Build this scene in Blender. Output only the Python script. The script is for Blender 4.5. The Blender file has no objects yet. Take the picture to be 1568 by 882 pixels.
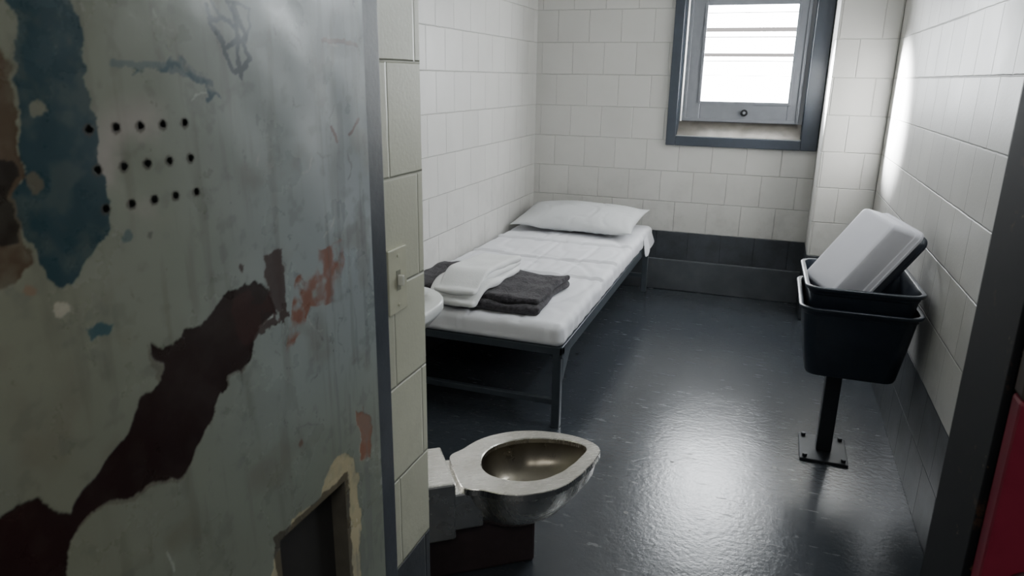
import bpy, bmesh, math, random
import numpy as np
from mathutils import Vector, Matrix, noise
random.seed(3); np.random.seed(3)
C=0.203
scene=bpy.context.scene
# ------------------------------------------------------------------ helpers
def link(o,parent=None):
    scene.collection.objects.link(o)
    if parent: o.parent=parent
    return o
def empty(name,loc=(0,0,0),rot=None):
    e=bpy.data.objects.new(name,None); e.location=loc
    if rot is not None: e.rotation_euler=rot
    e.empty_display_size=.05
    return link(e)
def mesh(name,verts,faces,mat,parent=None,smooth=False,sharp=None):
    me=bpy.data.meshes.new(name); me.from_pydata([tuple(v) for v in verts],[],[tuple(f) for f in faces])
    me.update()
    bm=bmesh.new(); bm.from_mesh(me); bmesh.ops.recalc_face_normals(bm,faces=bm.faces); bm.to_mesh(me); bm.free()
    if mat: me.materials.append(mat)
    if smooth: me.polygons.foreach_set('use_smooth',[True]*len(me.polygons))
    if sharp: me.set_sharp_from_angle(angle=math.radians(sharp))
    o=bpy.data.objects.new(name,me)
    return link(o,parent)
def boxdata(x0,x1,y0,y1,z0,z1,off=0):
    v=[(x0,y0,z0),(x1,y0,z0),(x1,y1,z0),(x0,y1,z0),(x0,y0,z1),(x1,y0,z1),(x1,y1,z1),(x0,y1,z1)]
    f=[(0,3,2,1),(4,5,6,7),(0,1,5,4),(1,2,6,5),(2,3,7,6),(3,0,4,7)]
    return v,[tuple(i+off for i in q) for q in f]
def box(name,x0,x1,y0,y1,z0,z1,mat,parent=None,bev=0,seg=2):
    v,f=boxdata(x0,x1,y0,y1,z0,z1)
    o=mesh(name,v,f,mat,parent)
    if bev:
        m=o.modifiers.new('bev','BEVEL'); m.width=bev; m.segments=seg; m.limit_method='ANGLE'
    return o
def boxes(name,L,mat,parent=None,bev=0):
    V=[];F=[]
    for b in L:
        v,f=boxdata(*b,off=len(V)); V+=v;F+=f
    o=mesh(name,V,F,mat,parent)
    if bev:
        m=o.modifiers.new('bev','BEVEL'); m.width=bev; m.segments=2; m.limit_method='ANGLE'
    return o
def loft(name,rings,mat,parent=None,cap0=True,cap1=True,smooth=True,sharp=None):
    n=len(rings[0]);V=[p for r in rings for p in r];F=[]
    for i in range(len(rings)-1):
        for j in range(n):
            k=(j+1)%n;F.append((i*n+j,i*n+k,(i+1)*n+k,(i+1)*n+j))
    if cap0:F.append(tuple(range(n)))
    if cap1:F.append(tuple((len(rings)-1)*n+j for j in range(n)))
    return mesh(name,V,F,mat,parent,smooth,sharp)
def cyl(name,p0,p1,r,mat,parent=None,n=20,r1=None):
    p0=Vector(p0);p1=Vector(p1);d=(p1-p0).normalized();a=d.orthogonal().normalized();b=d.cross(a)
    r1=r if r1 is None else r1
    R=[[tuple(p+a*rr*math.cos(t*2*math.pi/n)+b*rr*math.sin(t*2*math.pi/n)) for t in range(n)] for p,rr in((p0,r),(p1,r1))]
    o=loft(name,R,mat,parent,sharp=40)
    m=o.modifiers.new('bev','BEVEL'); m.width=min(r,r1)*.15; m.segments=2; m.limit_method='ANGLE'
    return o
def rbox(name,c,s,r,n,mat,parent=None,disp=None):
    bm=bmesh.new()
    h=[s[i]/2 for i in range(3)]
    for ax in range(3):
        u=(ax+1)%3;w=(ax+2)%3
        for sg in(-1,1):
            g=[]
            for i in range(n[u]+1):
                row=[]
                for j in range(n[w]+1):
                    p=[0,0,0];p[ax]=sg*h[ax];p[u]=-h[u]+2*h[u]*i/n[u];p[w]=-h[w]+2*h[w]*j/n[w]
                    row.append(bm.verts.new(p))
                g.append(row)
            for i in range(n[u]):
                for j in range(n[w]):
                    q=[g[i][j],g[i+1][j],g[i+1][j+1],g[i][j+1]]
                    if sg<0:q.reverse()
                    bm.faces.new(q)
    bmesh.ops.remove_doubles(bm,verts=bm.verts,dist=1e-5)
    for v in bm.verts:
        q=Vector([max(-h[i]+r,min(h[i]-r,v.co[i])) for i in range(3)])
        d=v.co-q
        nn=d.normalized() if d.length>1e-9 else Vector((0,0,1))
        v.co=q+nn*r+Vector(c)
        if disp: v.co=disp(v.co,nn)
    me=bpy.data.meshes.new(name);bm.to_mesh(me);bm.free()
    me.materials.append(mat);me.polygons.foreach_set('use_smooth',[True]*len(me.polygons))
    return link(bpy.data.objects.new(name,me),parent)
# ------------------------------------------------------------------ materials
class M:
    def __init__(s,name):
        s.m=bpy.data.materials.new(name);s.m.use_nodes=True;s.t=s.m.node_tree;s.b=s.t.nodes['Principled BSDF']
    def n(s,t,**k):
        x=s.t.nodes.new(t)
        for a,v in k.items():setattr(x,a,v)
        return x
    def l(s,a,b):s.t.links.new(a,b)
    def math(s,op,a,b=None):
        x=s.n('ShaderNodeMath',operation=op)
        for i,q in enumerate((a,b)):
            if q is None:continue
            if isinstance(q,(int,float)):x.inputs[i].default_value=q
            else:s.l(q,x.inputs[i])
        return x.outputs[0]
    def mix(s,f,a,b):
        x=s.n('ShaderNodeMix',data_type='RGBA')
        for i,q in ((0,f),(6,a),(7,b)):
            if isinstance(q,(int,float)):x.inputs[i].default_value=q
            elif isinstance(q,tuple):x.inputs[i].default_value=(*q,1)
            else:s.l(q,x.inputs[i])
        return x.outputs[2]
    def noise(s,vec,scale,detail=4,rough=.5):
        x=s.n('ShaderNodeTexNoise');x.inputs['Scale'].default_value=scale;x.inputs['Detail'].default_value=detail;x.inputs['Roughness'].default_value=rough
        if vec is not None:s.l(vec,x.inputs['Vector'])
        return x.outputs['Fac']
    def ramp(s,f,a,b,ca=0.,cb=1.):
        x=s.n('ShaderNodeMapRange');x.inputs[1].default_value=a;x.inputs[2].default_value=b;x.inputs[3].default_value=ca;x.inputs[4].default_value=cb
        s.l(f,x.inputs[0]);return x.outputs[0]
    def bump(s,h,strength,dist,prev=None):
        x=s.n('ShaderNodeBump');x.inputs['Strength'].default_value=strength;x.inputs['Distance'].default_value=dist
        s.l(h,x.inputs['Height'])
        if prev is not None:s.l(prev,x.inputs['Normal'])
        return x.outputs[0]
def simple(name,col,rough=.5,metal=0,nscale=30,var=.15,bump=0,bscale=80,coat=0):
    q=M(name);tc=q.n('ShaderNodeTexCoord').outputs['Object']
    f=q.noise(tc,nscale)
    c=q.mix(f,tuple(x*(1-var) for x in col),tuple(min(1,x*(1+var)) for x in col))
    q.l(c,q.b.inputs['Base Color'])
    q.l(q.ramp(f,0,1,max(0,rough-.08),min(1,rough+.08)),q.b.inputs['Roughness'])
    q.b.inputs['Metallic'].default_value=metal
    if bump:q.l(q.bump(q.noise(tc,bscale,6,.6),bump,.004),q.b.inputs['Normal'])
    return q.m
def cmu(name,top,base=(.050,.056,.066),rough=.42,base_z=2*C,var=.09):
    q=M(name);tc=q.n('ShaderNodeTexCoord').outputs['Object']
    sx=q.n('ShaderNodeSeparateXYZ');q.l(tc,sx.inputs[0])
    ge=q.n('ShaderNodeNewGeometry');ns=q.n('ShaderNodeSeparateXYZ');q.l(ge.outputs['True Normal'],ns.inputs[0])
    side=q.math('GREATER_THAN',q.math('ABSOLUTE',ns.outputs[0]),.5)
    u=q.math('ADD',q.math('MULTIPLY',sx.outputs[1],side),q.math('MULTIPLY',sx.outputs[0],q.math('SUBTRACT',1,side)))
    cv=q.n('ShaderNodeCombineXYZ')
    wob=q.math('MULTIPLY',q.math('SUBTRACT',q.noise(tc,14,2),.5),.004)
    q.l(q.math('ADD',q.math('ADD',u,20*C+.03),wob),cv.inputs[0]);q.l(q.math('ADD',sx.outputs[2],wob),cv.inputs[1])
    br=q.n('ShaderNodeTexBrick');br.offset=.5;br.squash=1
    q.l(cv.outputs[0],br.inputs['Vector']);br.inputs['Scale'].default_value=1
    br.inputs['Mortar Size'].default_value=.004;br.inputs['Mortar Smooth'].default_value=.9
    br.inputs['Brick Width'].default_value=C*1.05;br.inputs['Row Height'].default_value=C
    br.inputs['Color1'].default_value=(1,1,1,1);br.inputs['Color2'].default_value=(.93,.93,.93,1);br.inputs['Mortar'].default_value=(.80,.80,.80,1)
    big=q.noise(tc,2.2,5,.6)
    t=q.mix(q.ramp(big,.35,.7),top,tuple(x*(1-var) for x in top))
    # scuffed grime close to the floor band
    gr_=q.math('MULTIPLY',q.ramp(sx.outputs[2],.95,.40),q.ramp(q.noise(tc,6,7,.7),.48,.72))
    t=q.mix(q.math('MULTIPLY',gr_,.45),t,tuple(x*.5 for x in top))
    isbase=q.math('LESS_THAN',q.math('ADD',sx.outputs[2],q.math('MULTIPLY',q.noise(tc,30,3),.004)),base_z+.002)
    bs=q.mix(q.ramp(q.noise(tc,7,6,.7),.4,.65),base,tuple(x*.55 for x in base))
    c=q.mix(isbase,t,bs)
    mu=q.n('ShaderNodeMix',data_type='RGBA',blend_type='MULTIPLY');mu.inputs[0].default_value=1
    q.l(c,mu.inputs[6]);q.l(br.outputs['Color'],mu.inputs[7])
    sp=q.ramp(q.noise(tc,9,8,.75),.68,.73)
    c2=q.mix(q.math('MULTIPLY',sp,.3),mu.outputs[2],tuple(x*.5 for x in top))
    q.l(c2,q.b.inputs['Base Color'])
    q.l(q.ramp(big,.2,.8,rough-.08,rough+.1),q.b.inputs['Roughness'])
    h=q.math('SUBTRACT',1,br.outputs['Fac'])
    b1=q.bump(h,.7,.005)
    b2=q.bump(q.noise(tc,120,5,.6),.28,.002,b1)
    q.l(b2,q.b.inputs['Normal'])
    return q.m
wall_m=cmu('painted_block_wall',(.60,.59,.565))
reveal_m=cmu('painted_block_reveal',(.62,.62,.49))
dark_steel=simple('slate_paint_steel',(.055,.065,.08),.4,0,25,.25,.15)
q=M('glossy_floor_paint');tc=q.n('ShaderNodeTexCoord').outputs['Object']
n1=q.noise(tc,3,6,.6);n2=q.noise(tc,25,6,.7)
c=q.mix(n1,(.030,.036,.044),(.047,.054,.064))
c=q.mix(q.math('MULTIPLY',q.ramp(n2,.66,.78),.2),c,(.08,.085,.095))
vo=q.n('ShaderNodeTexVoronoi');vo.inputs['Scale'].default_value=6;q.l(tc,vo.inputs['Vector'])
spk=q.math('LESS_THAN',vo.outputs['Distance'],.05)
c=q.mix(q.math('MULTIPLY',spk,.8),c,(.006,.006,.007))
q.l(c,q.b.inputs['Base Color'])
mp=q.n('ShaderNodeMapping');mp.inputs['Scale'].default_value=(3,14,1);mp.inputs['Rotation'].default_value=(0,0,.7);q.l(tc,mp.inputs[0])
scf=q.ramp(q.noise(mp.outputs[0],3,6,.7),.61,.66)
q.l(q.math('ADD',q.math('ADD',q.ramp(n2,.3,.8,.17,.23),q.math('MULTIPLY',n1,.06)),q.math('MULTIPLY',q.math('ADD',scf,spk),.22)),q.b.inputs['Roughness'])
b=q.bump(q.noise(tc,55,5,.6),.22,.004);b=q.bump(q.noise(tc,5,3),.12,.01,b);q.l(b,q.b.inputs['Normal'])
q.b.inputs['Specular IOR Level'].default_value=.7
floor_m=q.m
ceil_m=simple('ceiling_paint',(.6,.6,.57),.6)
# ------------------------------------------------------------------ room shell
T=.18
YB=4.84;XL=-1.57;XR=.58;YF=1.26;YO=1.08;JL=-.64;JR=.335;ZC=2.5
box('floor',-3,3,-2.2,YB+.3,-.1,0,floor_m)
box('ceiling',XL-T,XR+T,YO,YB+.3,ZC,ZC+.1,ceil_m)
wx0,wx1,wz0,wz1=-.60,.17,1.05,1.95
boxes('wall_back',[(XL-T,wx0,YB,YB+.24,0,ZC),(wx1,XR+T,YB,YB+.24,0,ZC),(wx0,wx1,YB,YB+.24,0,wz0),(wx0,wx1,YB,YB+.24,wz1,ZC)],wall_m)
box('wall_left',XL-T,XL,YO,YB,0,ZC,wall_m)
box('wall_right',XR,XR+T,YO,YB,0,ZC,wall_m)
box('wall_chase',.265,XR,4.47,YB,0,ZC,wall_m,bev=.012)
boxes('wall_front',[(XL,JL,YO,YF,0,ZC)],reveal_m)
box('wall_front_lintel',JL,JR,YO,YF,2.08,ZC,reveal_m)
box('baseboard_back',XL,.265,YB-.02,YB,0,.215,simple('grey_base_paint',(.066,.072,.082),.38,0,9,.5,.2),bev=.005)
q=M('jamb_paint');tc=q.n('ShaderNodeTexCoord').outputs['Object']
nn=q.noise(tc,9,8,.65)
c=q.mix(q.ramp(nn,.60,.64),(.008,.009,.011),(.05,.03,.02));c=q.mix(q.ramp(q.noise(tc,22,6,.6),.66,.70),c,(.16,.12,.08))
q.l(c,q.b.inputs['Base Color']);q.b.inputs['Roughness'].default_value=.7;q.b.inputs['Specular IOR Level'].default_value=.25
jamb_m=q.m
box('wall_front_right',JR+.03,XR+.9,YO+.02,YF,0,ZC,simple('dark_front_wall',(.05,.05,.055),.6))
box('trim_jamb_right',JR,JR+.03,YO-.01,YF+.012,0,2.08,jamb_m,bev=.003)
box('trim_jamb_left',JL-.01,JL+.012,YO-.045,YO+.012,0,2.08,dark_steel,bev=.003)
rp=empty('red_corridor_door')
red_m=simple('crimson_paint',(.22,.014,.036),.45,0,20,.2)
box('panel',JR+.008,1.35,YO-.055,YO-.015,.0,1.0,red_m,rp,bev=.006)
cyl('lock_hole_ring',(.405,YO-.062,.72),(.405,YO-.05,.72),.035,simple('dark_rubber',(.05,.006,.012),.5),rp)
box('upper_panel',JR+.008,1.35,YO-.055,YO-.015,1.0,2.05,simple('dark_brown_panel',(.05,.03,.02),.5,0,8,.5),rp,bev=.006)
# ------------------------------------------------------------------ window
win=empty('window_1')
frame_d=simple('window_frame_slate',(.034,.042,.056),.4,0,30,.2,.1)
sash_m=simple('sash_aluminium',(.26,.27,.30),.38,.4,20,.15,.1)
sill_m=simple('sill_worn_metal',(.26,.24,.215),.35,.5,14,.5,.2,30)
boxes('outer_frame',[(-.66,-.60,YB-.03,YB+.02,.985,2.02),(.165,.262,YB-.03,YB+.02,.985,2.02),(-.60,.165,YB-.03,YB+.02,.985,1.045),(-.60,.165,YB-.03,YB+.02,1.955,2.02)],frame_d,win,bev=.004)
boxes('recess_lining',[(-.605,-.595,YB,YB+.1,1.05,1.95),(.16,.175,YB,YB+.1,1.05,1.95)],frame_d,win)
mesh('sill',[(-.6,YB,1.05),(.17,YB,1.05),(.17,YB+.09,1.135),(-.6,YB+.09,1.135)],[(0,1,2,3)],sill_m,win)
ys=YB+.07
boxes('sash',[(-.575,-.47,ys,ys+.03,1.14,1.95),(.065,.14,ys,ys+.03,1.14,1.95),(-.47,.065,ys,ys+.03,1.14,1.265),(-.47,.065,ys,ys+.03,1.845,1.95)],sash_m,win,bev=.004)
boxes('sash_lip',[(-.575,-.555,ys-.018,ys,1.14,1.95),(.12,.14,ys-.018,ys,1.14,1.95),(-.555,.12,ys-.018,ys,1.14,1.158)],sash_m,win,bev=.003)
boxes('glazing_bead',[(-.485,-.468,ys-.01,ys+.01,1.25,1.86),(.063,.08,ys-.01,ys+.01,1.25,1.86),(-.468,.063,ys-.01,ys+.01,1.25,1.267)],sash_m,win,bev=.002)
cyl('latch_knob',(-.19,ys,1.20),(-.19,ys-.03,1.20),.022,simple('black_metal',(.015,.015,.018),.35,.5),win)
cyl('latch_core',(-.19,ys-.03,1.20),(-.19,ys-.036,1.20),.009,sash_m,win)
q=M('frosted_daylight_glass')
em=q.n('ShaderNodeEmission');em.inputs[0].default_value=(.93,.97,1,1);em.inputs[1].default_value=38
q.l(em.outputs[0],q.t.nodes['Material Output'].inputs[0])
mesh('frosted_pane',[(-.48,ys+.05,1.25),(.075,ys+.05,1.25),(.075,ys+.05,1.86),(-.48,ys+.05,1.86)],[(0,1,2,3)],q.m,win)
q=M('louver_glass_edge');tr=q.n('ShaderNodeBsdfTransparent');tr.inputs[0].default_value=(.022,.020,.019,1)
q.l(tr.outputs[0],q.t.nodes['Material Output'].inputs[0])
def quad(x0,x1,y,z0,z1,o=0):return [(x0,y,z0),(x1,y,z0),(x1,y,z1),(x0,y,z1)]
V=[];F=[]
for z,h_ in((1.541,.022),(1.690,.026)):
    F.append(tuple(range(len(V),len(V)+4)));V+=quad(-.47,.065,ys+.025,z,z+h_)
mesh('louver_bars',V,F,q.m,win)
q=M('louver_seam');tr=q.n('ShaderNodeBsdfTransparent');tr.inputs[0].default_value=(.055,.052,.050,1)
q.l(tr.outputs[0],q.t.nodes['Material Output'].inputs[0])
V=[];F=[]
for z,h_ in((1.512,.006),(1.425,.004),(1.655,.008),(1.80,.006)):
    F.append(tuple(range(len(V),len(V)+4)));V+=quad(-.47,.065,ys+.027,z,z+h_)
mesh('louver_seams',V,F,q.m,win)
# ------------------------------------------------------------------ bed
bed=empty('prison_bed')
bx0,bx1,by0,by1=-1.54,-.70,2.58,4.74
bf=simple('bed_frame_paint',(.055,.066,.080),.38,.2,25,.25,.1)
boxes('frame_rails',[(bx0,bx1,by0,by0+.035,.325,.355),(bx0,bx1,by1-.035,by1,.325,.355),(bx1-.012,bx1,by0,by1,.31,.36),(bx0,bx0+.012,by0,by1,.31,.36),(bx0,bx1,by0,by1,.352,.358)],bf,bed,bev=.002)
boxes('legs',[(x,x+.035,y,y+.035,0,.33) for x in(bx0,bx1-.04) for y in(by0,by1-.04)],bf,bed,bev=.003)
boxes('stretchers',[(bx0+.03,bx1-.03,by0+.005,by0+.03,.10,.125),(bx0+.03,bx1-.03,by1-.035,by1-.01,.10,.125)],bf,bed,bev=.002)
mesh('gusset',[(bx1-.004,by0+.03,.33),(bx1-.004,by0+.17,.33),(bx1-.004,by0+.03,.20),(bx1-.010,by0+.03,.33),(bx1-.010,by0+.17,.33),(bx1-.010,by0+.03,.20)],[(0,1,2),(3,5,4),(0,3,4,1),(1,4,5,2),(2,5,3,0)],bf,bed)
sheet=simple('white_bed_sheet',(.80,.80,.84),.85,0,12,.03,.12,40)
def dm(co,nn):
    a=noise.noise(Vector((co.x*3,co.y*2.2,co.z*2)))*.006
    rd=abs(noise.noise(Vector((co.x*2.2+co.y*.6,co.y*1.1-co.x*.4,1.3))))
    a+=-.007*max(0,1-rd*12)
    rd=abs(noise.noise(Vector((co.x*9-co.y*2,co.y*3.2,7.3))))
    a+=-.005*max(0,1-rd*5)
    if nn.z>.7:
        for yy in(4.02,3.62,3.30):
            t_=(co.y-yy-.02*math.sin(co.x*5+yy))/.012
            a-=.010*math.exp(-t_*t_)
            a+=.010*math.exp(-(t_-1.8)**2)
        for xx in(-1.12,-.90):
            t_=(co.x-xx-.012*math.sin(co.y*4+xx*9))/.009
            a-=.007*math.exp(-t_*t_)*(1 if co.y<4.0 else .2)
    k=1 if nn.z>-.3 else 0
    c2=co+nn*a*k
    if abs(nn.x)>.5 or nn.y<-.5:
        c2+=Vector((nn.x,nn.y,0))*.009*noise.noise(Vector((co.x*14,co.y*14,co.z*3)))
    return c2
rbox('mattress',((bx0+bx1)/2,(by0+by1)/2-.005,.408),(bx1-bx0+.01,by1-by0+.02,.10),.034,(80,220,10),sheet,bed,dm)
V=[];F=[]
for i in range(9):
    for j in range(7):
        s=i/8;t=j/6
        V.append((bx1+.004+.035*t*(.5+.5*math.sin(s*7)),4.40+.30*s,.43-.09*t-.03*t*math.sin(s*9+1)))
for i in range(8):
    for j in range(6):
        F.append((i*7+j,(i+1)*7+j,(i+1)*7+j+1,i*7+j+1))
o=mesh('sheet_corner',V,F,sheet,bed,True);m=o.modifiers.new('s','SOLIDIFY');m.thickness=.003;m=o.modifiers.new('ss','SUBSURF');m.levels=1;m.render_levels=1
def pillow(name,c,w,d,th,mat,rot):
    N=60;V=[];F=[];idx={}
    for sd in(1,-1):
        for i in range(N+1):
            for j in range(N+1):
                u=-1+2*i/N;v=-1+2*j/N
                if sd<0 and (i in(0,N) or j in(0,N)):
                    idx[(sd,i,j)]=idx[(1,i,j)];continue
                hgt=max(0,(1-abs(u)**2.2))**.6*max(0,(1-abs(v)**2.2))**.6
                pin=1-.06*(1-abs(u)**2)*abs(v)**4; pin2=1-.07*(1-abs(v)**2)*abs(u)**4
                x=u*w/2*pin2;y=v*d/2*pin
                z=sd*hgt*th/2*(1 if sd>0 else .7)
                wr=noise.noise(Vector((x*6,y*6,sd)))*.018*hgt+ -.010*max(0,1-abs(noise.noise(Vector((x*9+2,y*5,sd*2))))*8)*hgt
                z+=wr
                edge=max(abs(u),abs(v))
                z+=.006*math.sin(u*11+v*3)*max(0,(edge-.85)/.15)
                idx[(sd,i,j)]=len(V);V.append((x,y,z))
    for sd in(1,-1):
        for i in range(N):
            for j in range(N):
                q=(idx[(sd,i,j)],idx[(sd,i+1,j)],idx[(sd,i+1,j+1)],idx[(sd,i,j+1)])
                F.append(q if sd>0 else q[::-1])
    o=mesh(name,V,F,mat,None,True);o.location=c;o.rotation_euler=rot
    return o
pillow('pillow',(-1.12,4.45,.532),.80,.50,.15,simple('pillowcase',(.58,.59,.60),.9,0,12,.04,.12,40),(math.radians(8),0,math.radians(-3)))
q=M('dark_fleece');tc=q.n('ShaderNodeTexCoord').outputs['Object']
f=q.noise(tc,45,5,.7);q.l(q.mix(q.ramp(f,.3,.7),(.020,.018,.022),(.095,.088,.098)),q.b.inputs['Base Color']);q.b.inputs['Roughness'].default_value=1
q.b.inputs['Specular IOR Level'].default_value=.1
q.b.inputs['Sheen Weight'].default_value=.15;q.l(q.bump(q.noise(tc,110,4,.7),1,.010),q.b.inputs['Normal'])
fleece=q.m
def db(amp,seed):
    def f(co,nn):
        a=amp*noise.noise(Vector((co.x*5,co.y*5,seed)))+amp*.6*noise.noise(Vector((co.x*13,co.y*13,seed+3)))
        c2=co+Vector((nn.x*.8,nn.y*.8,nn.z if nn.z>0 else 0))*a
        c2.x+=.05*noise.noise(Vector((0,co.y*4,seed)));c2.y+=.05*noise.noise(Vector((co.x*3.5,0,seed)))
        return c2
    return f
bl=empty('folded_blanket')
rbox('lower_fold',(-1.165,2.86,.478),(.68,.46,.036),.017,(60,46,5),fleece,bl,db(.013,1))
rbox('upper_fold',(-1.15,2.88,.509),(.65,.43,.034),.016,(60,46,5),fleece,bl,db(.020,5))
tw=empty('white_towel')
twm=simple('white_terry',(.86,.86,.86),.95,0,60,.05,.5,200)
def dt(seed,l):
    def f(co,nn):
        c2=co+nn*.010*noise.noise(Vector((co.x*9,co.y*9,seed)))
        y=co.y
        t_=max(0,min(1,(2.74-y)/.12))
        c2.z-=.055*t_*t_
        c2.x+=.05*noise.noise(Vector((seed*1.7,co.y*3,0)))+(y-2.83)*.10
        c2.y+=.05*noise.noise(Vector((co.x*5,seed*2.3,0)))
        return c2
    return f
rbox('fold_bottom',(-1.155,2.81,.545),(.20,.44,.026),.0125,(24,50,4),twm,tw,dt(1,0))
rbox('fold_middle',(-1.150,2.815,.570),(.20,.42,.025),.012,(24,50,4),twm,tw,dt(2,1))
rbox('fold_top',(-1.155,2.80,.593),(.19,.44,.024),.0115,(24,50,4),twm,tw,dt(3,2))
# ------------------------------------------------------------------ toilet
q=M('brushed_steel');tc=q.n('ShaderNodeTexCoord').outputs['Object']
mp=q.n('ShaderNodeMapping');mp.inputs['Scale'].default_value=(1,10,1);q.l(tc,mp.inputs[0])
f=q.noise(mp.outputs[0],25,6,.6);g=q.noise(tc,9,6,.65)
q.l(q.mix(q.ramp(g,.3,.7),(.62,.59,.54),(.86,.84,.80)),q.b.inputs['Base Color']);q.b.inputs['Metallic'].default_value=1
q.l(q.ramp(f,.2,.8,.20,.32),q.b.inputs['Roughness']);q.l(q.bump(f,.05,.002),q.b.inputs['Normal'])
steel=q.m
q=M('stained_steel');tc=q.n('ShaderNodeTexCoord').outputs['Object'];g=q.noise(tc,9,6,.6)
q.l(q.mix(g,(.13,.115,.09),(.30,.27,.22)),q.b.inputs['Base Color']);q.b.inputs['Metallic'].default_value=1;q.l(q.ramp(g,.2,.8,.22,.4),q.b.inputs['Roughness'])
steel_in=q.m
tl=empty('steel_toilet',(-.603,1.745,0),(0,0,math.atan2(.6,.8)))
outer=[(-.178,.092),(-.182,.05),(-.182,0),(-.182,-.05),(-.178,-.098),(-.13,-.112),(-.09,-.145),(-.03,-.168),(.03,-.170),(.09,-.155),(.14,-.125),(.19,-.085),(.235,-.045),(.262,-.015),(.275,.012),(.268,.045),(.24,.09),(.20,.125),(.15,.155),(.10,.175),(.05,.183),(0,.180),(-.05,.168),(-.10,.14),(-.13,.115)]
inner=[(-.100,.0),(-.090,-.042),(-.055,-.078),(-.01,-.100),(.04,-.106),(.09,-.092),(.14,-.064),(.19,-.025),(.226,.007),(.240,.03),(.222,.058),(.19,.085),(.145,.108),(.10,.122),(.05,.128),(.0,.122),(-.05,.098),(-.085,.055)]
cc=(.05,.01)
def radial(P,n=192,sm=2):
    a=np.array([math.atan2(p[1]-cc[1],p[0]-cc[0]) for p in P]);r=np.array([math.hypot(p[0]-cc[0],p[1]-cc[1]) for p in P])
    o=np.argsort(a);a=a[o];r=r[o]
    a=np.concatenate([a-2*np.pi,a,a+2*np.pi]);r=np.concatenate([r,r,r])
    t=np.linspace(-np.pi,np.pi,n,endpoint=False)
    rr=1/np.interp(t,a,1/r)
    for _ in range(sm):rr=(np.roll(rr,1)+2*rr+np.roll(rr,-1))/4
    return t,rr
t,ro=radial(outer,sm=4);_,ri=radial(inner,sm=6)
def ring(r,z,off=(0,0)):return [(cc[0]+off[0]+math.cos(a)*b,cc[1]+off[1]+math.sin(a)*b,z) for a,b in zip(t,r)]
RZ=.32
rings=[ring(ro*.35,.165,(-.05,0)),ring(ro*.62,.175,(-.03,0)),ring(ro*.80,.205,(-.015,0)),ring(ro*.91,.25),ring(ro*.955,.290),ring(ro*.965,.296),ring(ro*1.0,.300),ring(ro*1.0,RZ-.002),ring(ro-.002,RZ),
 ring(ri+.003,RZ),ring(ri,RZ-.003),ring(ri,RZ-.016)]
loft('bowl',rings,steel,tl,cap1=False,sharp=35)
loft('bowl_interior',[ring(ri,RZ-.016),ring(ri*1.03,RZ-.018),ring(ri*1.02,.285),ring(ri*.92,.25),ring(ri*.74,.22),ring(ri*.45,.205,(-.02,0)),ring(ri*.15,.20,(-.03,0))],steel_in,tl,cap0=False,sharp=60)
def tbox(name,x0,x1,y0,y1,z0,z1,bev=.006,mat=steel):return box(name,x0,x1,y0,y1,z0,z1,mat,tl,bev=bev)
tbox('cabinet_arm',-.42,-.200,-.105,.105,.17,.345,.006)
tbox('bowl_bracket',-.21,-.12,-.095,.095,.19,.305,.006)
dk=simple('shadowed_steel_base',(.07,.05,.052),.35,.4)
tbox('shade_pedestal',-.38,.055,-.04,.10,0,.19,.01,dk)  # dark box whose colour carries the shade and reflection below the bowl
# ------------------------------------------------------------------ sink
sk=empty('wall_sink')
white_c=simple('sink_enamel',(.76,.77,.76),.25,0,10,.05)
def rrect(cx,cy,w,d,r,z,n=8):
    P=[]
    for k,(sx,sy) in enumerate(((1,1),(-1,1),(-1,-1),(1,-1))):
        for i in range(n+1):
            a=math.pi/2*(k+i/n)
            P.append((cx+sx*(w/2-r)+r*math.cos(a),cy+sy*(d/2-r)+r*math.sin(a),z))
    return P
sx_,sy_=-1.02,1.535
R=[rrect(sx_,sy_,.24,.30,.10,.69),rrect(sx_,sy_,.36,.46,.12,.73),rrect(sx_,sy_,.42,.52,.14,.765),rrect(sx_,sy_,.44,.54,.15,.78),rrect(sx_,sy_,.44,.54,.15,.800),rrect(sx_,sy_,.43,.53,.145,.805),rrect(sx_,sy_+.02,.34,.40,.12,.80),rrect(sx_,sy_+.02,.30,.36,.11,.76),rrect(sx_,sy_+.02,.12,.15,.05,.72)]
loft('basin',R,white_c,sk)
box('wall_bracket',-1.12,-.88,YF,YF+.2,.62,.75,steel,sk,bev=.005)
cyl('faucet',(-1.0,YF+.06,.80),(-1.0,YF+.06,.90),.012,steel,sk)
cyl('faucet_spout',(-1.0,YF+.06,.89),(-1.0,YF+.17,.885),.009,steel,sk)
# ------------------------------------------------------------------ light switch
sw=empty('light_switch')
sw_m=simple('switch_plate_paint',(.58,.575,.44),.4)
box('plate',JL,JL+.007,1.105,1.175,.965,1.09,sw_m,sw,bev=.002)
box('toggle_slot',JL+.0065,JL+.0078,1.133,1.148,1.008,1.047,simple('switch_slot',(.25,.25,.19),.5),sw)
box('toggle',JL+.006,JL+.018,1.137,1.145,1.018,1.038,simple('switch_toggle',(.68,.68,.60),.4),sw,bev=.002)
cyl('screw_top',(JL+.006,1.14,1.075),(JL+.009,1.14,1.075),.003,sw_m,sw,10)
cyl('screw_bottom',(JL+.006,1.14,.98),(JL+.009,1.14,.98),.003,sw_m,sw,10)
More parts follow.
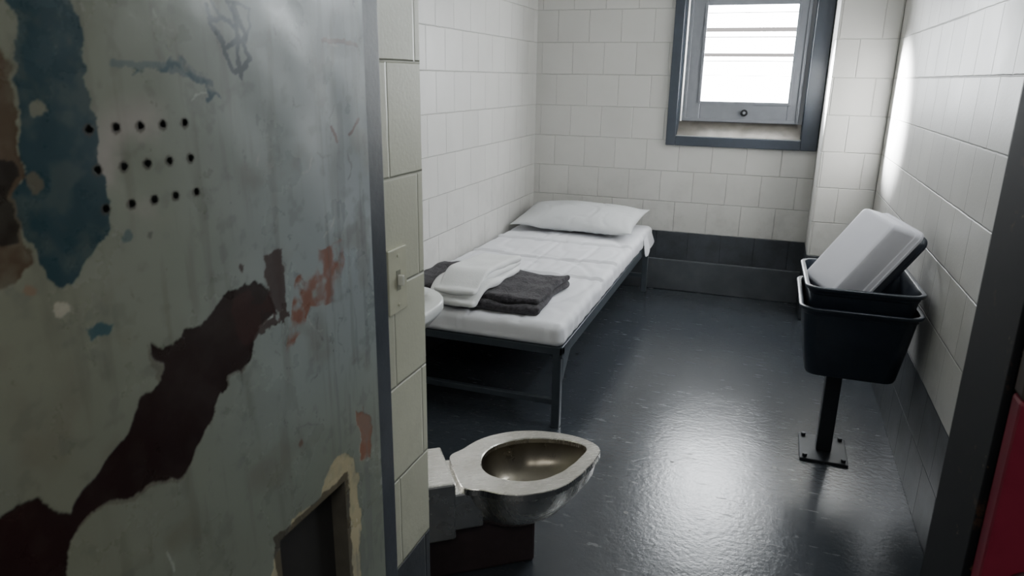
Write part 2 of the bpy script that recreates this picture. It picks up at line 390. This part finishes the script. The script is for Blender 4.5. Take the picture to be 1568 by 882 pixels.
# ------------------------------------------------------------------ stool + tubs
st=empty('fixed_stool')
blk=simple('black_stool_paint',(.022,.026,.032),.4,.2)
box('base_plate',.232,.405,2.68,2.90,0,.010,blk,st,bev=.003)
boxes('post',[(.292,.348,2.765,2.82,.01,.36)],blk,st,bev=.004)
for i,(x,y) in enumerate(((.25,2.70),(.387,2.70),(.25,2.88),(.387,2.88))):cyl(f'bolt_{i+1}',(x,y,.01),(x,y,.022),.009,blk,st,12)
cyl('seat_disc',(.33,2.79,.36),(.33,2.79,.372),.11,blk,st,40)
tubm=simple('navy_black_plastic',(.016,.023,.036),.35,0,20,.2,.05)
def tub(name,L,W,H,taper,mat,r=.045,th=.004,rim=.014):
    def R(k,z,e=0):
        return rrect(0,0,L*k+e,W*k+e,r+e/2 if r+e/2>.01 else .01,z,8)
    k=lambda z:taper+(1-taper)*z/H
    rings=[R(k(0),.0,-.03),R(k(0),.004,-.01),R(k(0),.014),R(k(H*.55),H*.55),R(k(H-.03),H-.03),R(k(H-.028),H-.028,.006),R(k(H),H-.012,.006),R(1,H-.012,rim*2),R(1,H-.002,rim*2+.002),R(1,H,rim*2-.004),R(1,H,-.002),R(k(H-.03),H-.02,-2*th),R(k(H*.5),H*.5,-2*th),R(k(0),.02,-2*th-.002),R(k(0),.008,-2*th-.02)]
    o=loft(name,rings,mat)
    m=o.modifiers.new('bev','BEVEL');m.width=.0015;m.segments=2;m.limit_method='ANGLE';m.angle_limit=math.radians(40)
    return o
a=tub('storage_tub',.37,.44,.27,.82,tubm);a.location=(.352,2.80,.373)
a=tub('storage_tub',.355,.43,.27,.82,tubm);a.location=(.353,2.81,.445);a.rotation_euler=(0,0,math.radians(1))
def place(o,origin,zdir,xdir):
    z=Vector(zdir).normalized();x=Vector(xdir);x=(x-z*x.dot(z)).normalized();y=z.cross(x)
    mm=Matrix((x,y,z)).transposed().to_4x4();mm.translation=Vector(origin);o.matrix_world=mm
wt=simple('lilac_white_plastic',(.84,.83,.90),.4,0,15,.03)
L=Vector((.62,.18,.80)).normalized()
ZD=(.70,.5,-.57)
o=tub('storage_tub',.34,.20,.04,.90,tubm,r=.03,rim=.008);place(o,(.392,2.865,.755),ZD,L)
o=tub('storage_tub',.38,.22,.115,.86,wt,r=.022,rim=.006);place(o,(.297,2.775,.815),ZD,L)
# ------------------------------------------------------------------ door with worn paint
def vnoise(y,z,s,seed,oct=4):
    out=np.zeros_like(y);amp=1;tot=0
    for k in range(oct):
        rng=np.random.RandomState(seed+k*17);G=rng.rand(128,128)
        a=y*s+3.1*k+50;b=z*s+1.7*k+50;i=np.floor(a).astype(int);j=np.floor(b).astype(int);fa=a-i;fb=b-j
        fa=fa*fa*(3-2*fa);fb=fb*fb*(3-2*fb);i%=127;j%=127
        v=(G[i,j]*(1-fa)+G[i+1,j]*fa)*(1-fb)+(G[i,j+1]*(1-fa)+G[i+1,j+1]*fa)*fb
        out+=v*amp;tot+=amp;amp*=.5;s*=2
    return out/tot
def inpoly(y,z,P):
    r=np.zeros(y.shape,bool);n=len(P)
    for i in range(n):
        y0,z0=P[i];y1,z1=P[(i+1)%n]
        c=((z0>z)!=(z1>z))&(y<(y1-y0)*(z-z0)/(z1-z0+1e-12)+y0)
        r^=c
    return r
def poly(s):return [tuple(float(v)/1000 for v in p.split(',')) for p in s.split()]
def segd(y,z,P):
    d=np.full(y.shape,9.)
    for (a,b),(c,e) in zip(P[:-1],P[1:]):
        vx,vy=c-a,e-b;t=np.clip(((y-a)*vx+(z-b)*vy)/(vx*vx+vy*vy),0,1)
        d=np.minimum(d,np.hypot(y-a-t*vx,z-b-t*vy))
    return d
teal=poly('470,1464 518,1469 527,1425 525,1372 530,1296 527,1258 509,1221 460,1201 446,1217 443,1266 452,1346 456,1400')
brn=poly('433,1420 452,1406 450,1346 446,1289 437,1231 422,1220 380,1224 380,1420')
mar=poly('677,1129 714,1140 757,1120 766,1080 730,1063 712,1028 667,1018 641,998 600,946 587,931 543,943 496,954 447,953 426,940 412,900 347,950 357,1004 407,1004 432,970 458,992 517,1030 558,1063 558,1110 572,1093 624,1107')
rust=poly('847,1135 942,1142 939,1048 856,1067 803,1028 773,1019 794,1071')
t2=poly('486,1153 516,1147 506,1136 488,1140')
t3=poly('571,1399 640,1407 698,1394 703,1368 666,1383 620,1397')
gr=poly('694,1472 705,1441 732,1398 763,1414 729,1457 697,1458 718,1424 755,1440 737,1476 742,1391')
r2=poly('958,845 1003,828 995,734 961,753')
port=poly('918,788 947,760 950,627 935,499 935,450 690,450 694,684 721,720 763,754 838,742 879,784')
py0,py1,pz0,pz1=.735,.91,.50,.735
ys_=np.concatenate([[.06,.15,.22],np.arange(.30,1.0305,.0016)])
zs_=np.concatenate([[.02,.2,.35],np.arange(.44,1.60,.0016),[1.7,1.9,2.05]])
Y,Z=np.meshgrid(ys_,zs_,indexing='ij')
wy=Y+(vnoise(Y,Z,28,5,5)-.5)*.035;wz=Z+(vnoise(Y,Z,28,55,5)-.5)*.035
wy2=Y+(vnoise(Y,Z,60,15,4)-.5)*.012;wz2=Z+(vnoise(Y,Z,60,65,4)-.5)*.012
def S(c):
    c=np.array(c)/255.;return np.where(c<.04045,c/12.92,((c+.055)/1.055)**2.4)
n_a=vnoise(Y,Z,4,1,5);n_b=vnoise(Y,Z,14,2,5);n_c=vnoise(Y,Z,50,3,4);n_d=vnoise(Y,Z*.1,70,31,4)
def mixc(col,f,c):f=np.clip(f,0,1)[...,None];return col*(1-f)+S(c)*f
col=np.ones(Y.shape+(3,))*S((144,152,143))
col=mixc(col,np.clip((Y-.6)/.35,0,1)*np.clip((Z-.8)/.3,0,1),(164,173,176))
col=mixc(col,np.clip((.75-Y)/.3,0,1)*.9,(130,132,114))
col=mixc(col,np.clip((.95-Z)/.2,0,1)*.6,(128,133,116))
col=mixc(col,np.clip((n_a-.5)*5,0,1)*.3,(110,120,118))
col=mixc(col,np.clip((n_b-.60)*6,0,1)*.35,(112,106,92))
col=mixc(col,np.clip((n_c-.62)*8,0,1)*.25,(86,88,84))
col=mixc(col,np.clip((n_d-.58)*6,0,1)*.28,(98,98,86))
rg=np.random.RandomState(8)
for i in range(46):
    a=rg.uniform(.45,1.0);b=rg.uniform(.6,1.48);an=rg.uniform(0,6.28);ln=rg.uniform(.01,.06)
    pts=[(a,b),(a+math.cos(an)*ln*.5+rg.normal()*.003,b+math.sin(an)*ln*.5),(a+math.cos(an+.3)*ln,b+math.sin(an+.3)*ln)]
    s_=(np.abs(Y-a)<.09)&(np.abs(Z-b)<.09)
    d=np.full(Y.shape,9.);d[s_]=segd(wy2[s_],wz2[s_],pts)
    col=mixc(col,(d<rg.uniform(.0008,.002))*.45*np.clip((n_c-.3)*5,0,1),(84,84,80) if i%3 else (200,202,196))
relief=np.zeros(Y.shape)
blot=np.clip(1-np.hypot((Y-.585)/.10,(Z-1.30)/.08),0,1)
col=mixc(col,np.clip(blot*2,0,1)*np.clip((n_b-.35)*4,0,1)*.6,(180,168,164))
def paint(P,c,w=1,rel=0,var=.3,fine=False):
    global col,relief
    m=inpoly(wy2 if fine else wy,wz2 if fine else wz,P)
    f=m*w*(1-var*np.clip((n_c-.45)*4,0,1))
    col=mixc(col,f,c);relief=np.where(m,rel,relief)
mh=inpoly(wy+.006,wz+.004,mar);col=mixc(col,mh*.5,(84,74,66))
paint(teal,(20,58,68),.95,0,.2)
paint(brn,(84,66,48),.92,-.0005,.4)
paint(poly('380,1330 440,1330 444,1290 436,1250 380,1250'),(24,19,16),.9,-.0005,.1)
paint(mar,(38,21,21),.98,-.0007,.05)
mm=inpoly(wy+.012,wz-.01,poly('690,1160 800,1150 800,1060 720,1040 690,1100'))&(n_b>.45)
col=mixc(col,mm*.85,(62,38,36))
mm=inpoly(wy,wz,rust);col=mixc(col,mm*np.clip((n_b-.34)*7,0,1)*.85*np.clip((n_c-.25)*4,0,1),(140,88,68));
paint(t2,(40,84,94),.85,0,.3,True)
mm=inpoly(wy,wz,t3);col=mixc(col,mm*np.clip((n_c-.38)*5,0,1)*.85,(48,78,94))
col=mixc(col,(segd(wy2,wz2,gr)<.0030)*.8,(58,70,82))
gr2=poly('690,1500 712,1462 748,1448 726,1480 770,1470 752,1430')
col=mixc(col,(segd(wy2,wz2,gr2)<.0022)*.65,(62,76,88))
col=mixc(col,(segd(wy2,wz2,poly('560,1405 640,1400 690,1385'))<.0035)*.5,(66,90,104))
paint(r2,(136,84,60),.9,-.0004,.3)
for (a,b,c,e) in((920,1443,1007,1440),(929,1321,943,1301),(976,1309,1006,1330)):
    col=mixc(col,(segd(wy2,wz2,[(a/1e3,b/1e3),(c/1e3,e/1e3)])<.0036)*.75,(96,62,54))
for (a,b,r_,c) in((471,1367,.008,(140,138,118)),(455,1300,.009,(110,102,84)),(462,1177,.007,(190,184,166)),(434,1202,.006,(140,112,90)),(800,863,.006,(110,76,62)),(545,1232,.007,(60,86,94)),(575,1225,.004,(80,80,78))):
    col=mixc(col,(np.hypot(wy2-a/1e3,wz2-b/1e3)<r_)*.7,c)
paint(port,(204,192,154),.9,-.0004,.4)
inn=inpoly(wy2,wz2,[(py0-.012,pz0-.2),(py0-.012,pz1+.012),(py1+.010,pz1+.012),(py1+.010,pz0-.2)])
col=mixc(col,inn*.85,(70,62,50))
col=mixc(col,((vnoise(Y*1,Z*.12,60,9,3)>.62)&(Y>.9))*.3,(100,104,104))
hole=np.zeros(Y.shape,bool)
hy=np.array([.52,.551,.581,.611,.642])
for k,zz in enumerate((1.342,1.303,1.264)):
    for y_ in hy:
        d=np.hypot(Y-y_-.003*k,Z-zz)
        col=mixc(col,(d<.0062)*.7,(70,64,58));hole|=d<.0042
ny,nz=Y.shape
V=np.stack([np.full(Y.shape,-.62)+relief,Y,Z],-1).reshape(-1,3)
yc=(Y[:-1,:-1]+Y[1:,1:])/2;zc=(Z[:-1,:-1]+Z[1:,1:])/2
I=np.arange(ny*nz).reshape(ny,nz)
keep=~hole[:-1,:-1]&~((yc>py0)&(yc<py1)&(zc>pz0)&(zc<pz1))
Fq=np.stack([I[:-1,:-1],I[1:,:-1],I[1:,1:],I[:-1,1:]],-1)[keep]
me=bpy.data.meshes.new('face')
me.vertices.add(len(V));me.vertices.foreach_set('co',V.astype(np.float32).ravel())
me.loops.add(Fq.size);me.loops.foreach_set('vertex_index',Fq.astype(np.int32).ravel())
me.polygons.add(len(Fq));me.polygons.foreach_set('loop_start',np.arange(0,Fq.size,4,dtype=np.int32));me.polygons.foreach_set('loop_total',np.full(len(Fq),4,dtype=np.int32))
me.update();me.validate()
me.polygons.foreach_set('use_smooth',[True]*len(me.polygons))
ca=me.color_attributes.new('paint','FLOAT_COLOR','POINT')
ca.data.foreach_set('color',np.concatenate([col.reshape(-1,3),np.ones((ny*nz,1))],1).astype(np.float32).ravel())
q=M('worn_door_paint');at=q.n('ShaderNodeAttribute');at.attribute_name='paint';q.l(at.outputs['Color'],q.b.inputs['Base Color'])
tc=q.n('ShaderNodeTexCoord').outputs['Object']
q.l(q.ramp(q.noise(tc,12,6,.6),.3,.7,.24,.34),q.b.inputs['Roughness'])
q.b.inputs['Specular IOR Level'].default_value=.8
b=q.bump(q.noise(tc,25,6,.6),.15,.003);b=q.bump(q.noise(tc,4,2,.5),.4,.03,b);q.l(b,q.b.inputs['Normal'])
me.materials.append(q.m)
door=empty('door_1')
link(bpy.data.objects.new('face',me),door)
dkm=simple('door_core_dark',(.03,.028,.026),.7)
box('back_skin',-.667,-.655,.06,1.03,.02,2.05,simple('door_paint_plain',(.22,.25,.25),.4),door)
boxes('edges',[(-.667,-.6215,1.024,1.03,.02,2.05),(-.667,-.6215,.06,.066,.02,2.05),(-.667,-.6215,.06,1.03,2.044,2.05),(-.667,-.6215,.06,1.03,.02,.026)],dark_steel,door)
portm=simple('port_paint',(.10,.09,.07),.6,0,30,.4)
boxes('food_port_lining',[(-.655,-.621,py1,py1+.003,pz0,pz1),(-.655,-.621,py0-.003,py0,pz0,pz1),(-.655,-.621,py0,py1,pz1,pz1+.003),(-.655,-.621,py0,py1,pz0-.003,pz0)],portm,door)
box('food_port_flap',-.656,-.650,py0,py1,pz0,pz1,dkm,door)
# ------------------------------------------------------------------ unseen fill panel, added to put a glare on the door
wl=empty('door_glare_fill')
box('fill_housing',XR-.035,XR,2.40,3.00,1.74,1.89,sash_m,wl,bev=.006)
q=M('fill_glow');em=q.n('ShaderNodeEmission');em.inputs[0].default_value=(.90,.96,1,1);em.inputs[1].default_value=75
q.l(em.outputs[0],q.t.nodes['Material Output'].inputs[0])
box('fill_panel',XR-.055,XR-.034,2.42,2.98,1.76,1.87,q.m,wl,bev=.004)
# ------------------------------------------------------------------ lights
def area(name,loc,target,sx,sy,power,col=(1,1,1)):
    l=bpy.data.lights.new(name,'AREA');l.shape='RECTANGLE';l.size=sx;l.size_y=sy;l.energy=power;l.color=col
    o=bpy.data.objects.new(name,l);o.location=loc
    o.rotation_euler=(Vector(target)-Vector(loc)).to_track_quat('-Z','Y').to_euler();return link(o)
area('corridor_ceiling_light',(.3,-.8,2.45),(-.5,.7,1.0),1.2,.5,14,(1,1,.95))
l=bpy.data.lights.new('window_daylight_beam','SPOT');l.energy=3600;l.spot_size=math.radians(36);l.spot_blend=1;l.shadow_soft_size=.06;l.color=(.95,.98,1)
o=bpy.data.objects.new('window_daylight_beam',l);o.location=(-.36,4.75,1.60);o.rotation_euler=(Vector((.58,4.24,1.27))-Vector(o.location)).to_track_quat('-Z','Y').to_euler();link(o)
w=bpy.data.worlds.new('world');scene.world=w;w.use_nodes=True
w.node_tree.nodes['Background'].inputs[0].default_value=(.66,.7,.74,1);w.node_tree.nodes['Background'].inputs[1].default_value=.14
# ------------------------------------------------------------------ camera
pi_,ya,rl,h=.2881,.3421,.0154,1.3969
fw=Vector((-math.sin(ya)*math.cos(pi_),math.cos(ya)*math.cos(pi_),-math.sin(pi_)))
r=Vector((math.cos(ya),math.sin(ya),0));u=r.cross(fw)
r2_=r*math.cos(rl)+u*math.sin(rl);u2=-r*math.sin(rl)+u*math.cos(rl)
cam=bpy.data.cameras.new('camera');co=bpy.data.objects.new('camera',cam);link(co)
mm=Matrix((r2_,u2,-fw)).transposed().to_4x4();mm.translation=(0,0,h);co.matrix_world=mm
cam.lens=25.016;cam.sensor_width=36;cam.clip_start=.02
cam.dof.use_dof=True;cam.dof.focus_distance=2.9;cam.dof.aperture_fstop=7
scene.camera=co
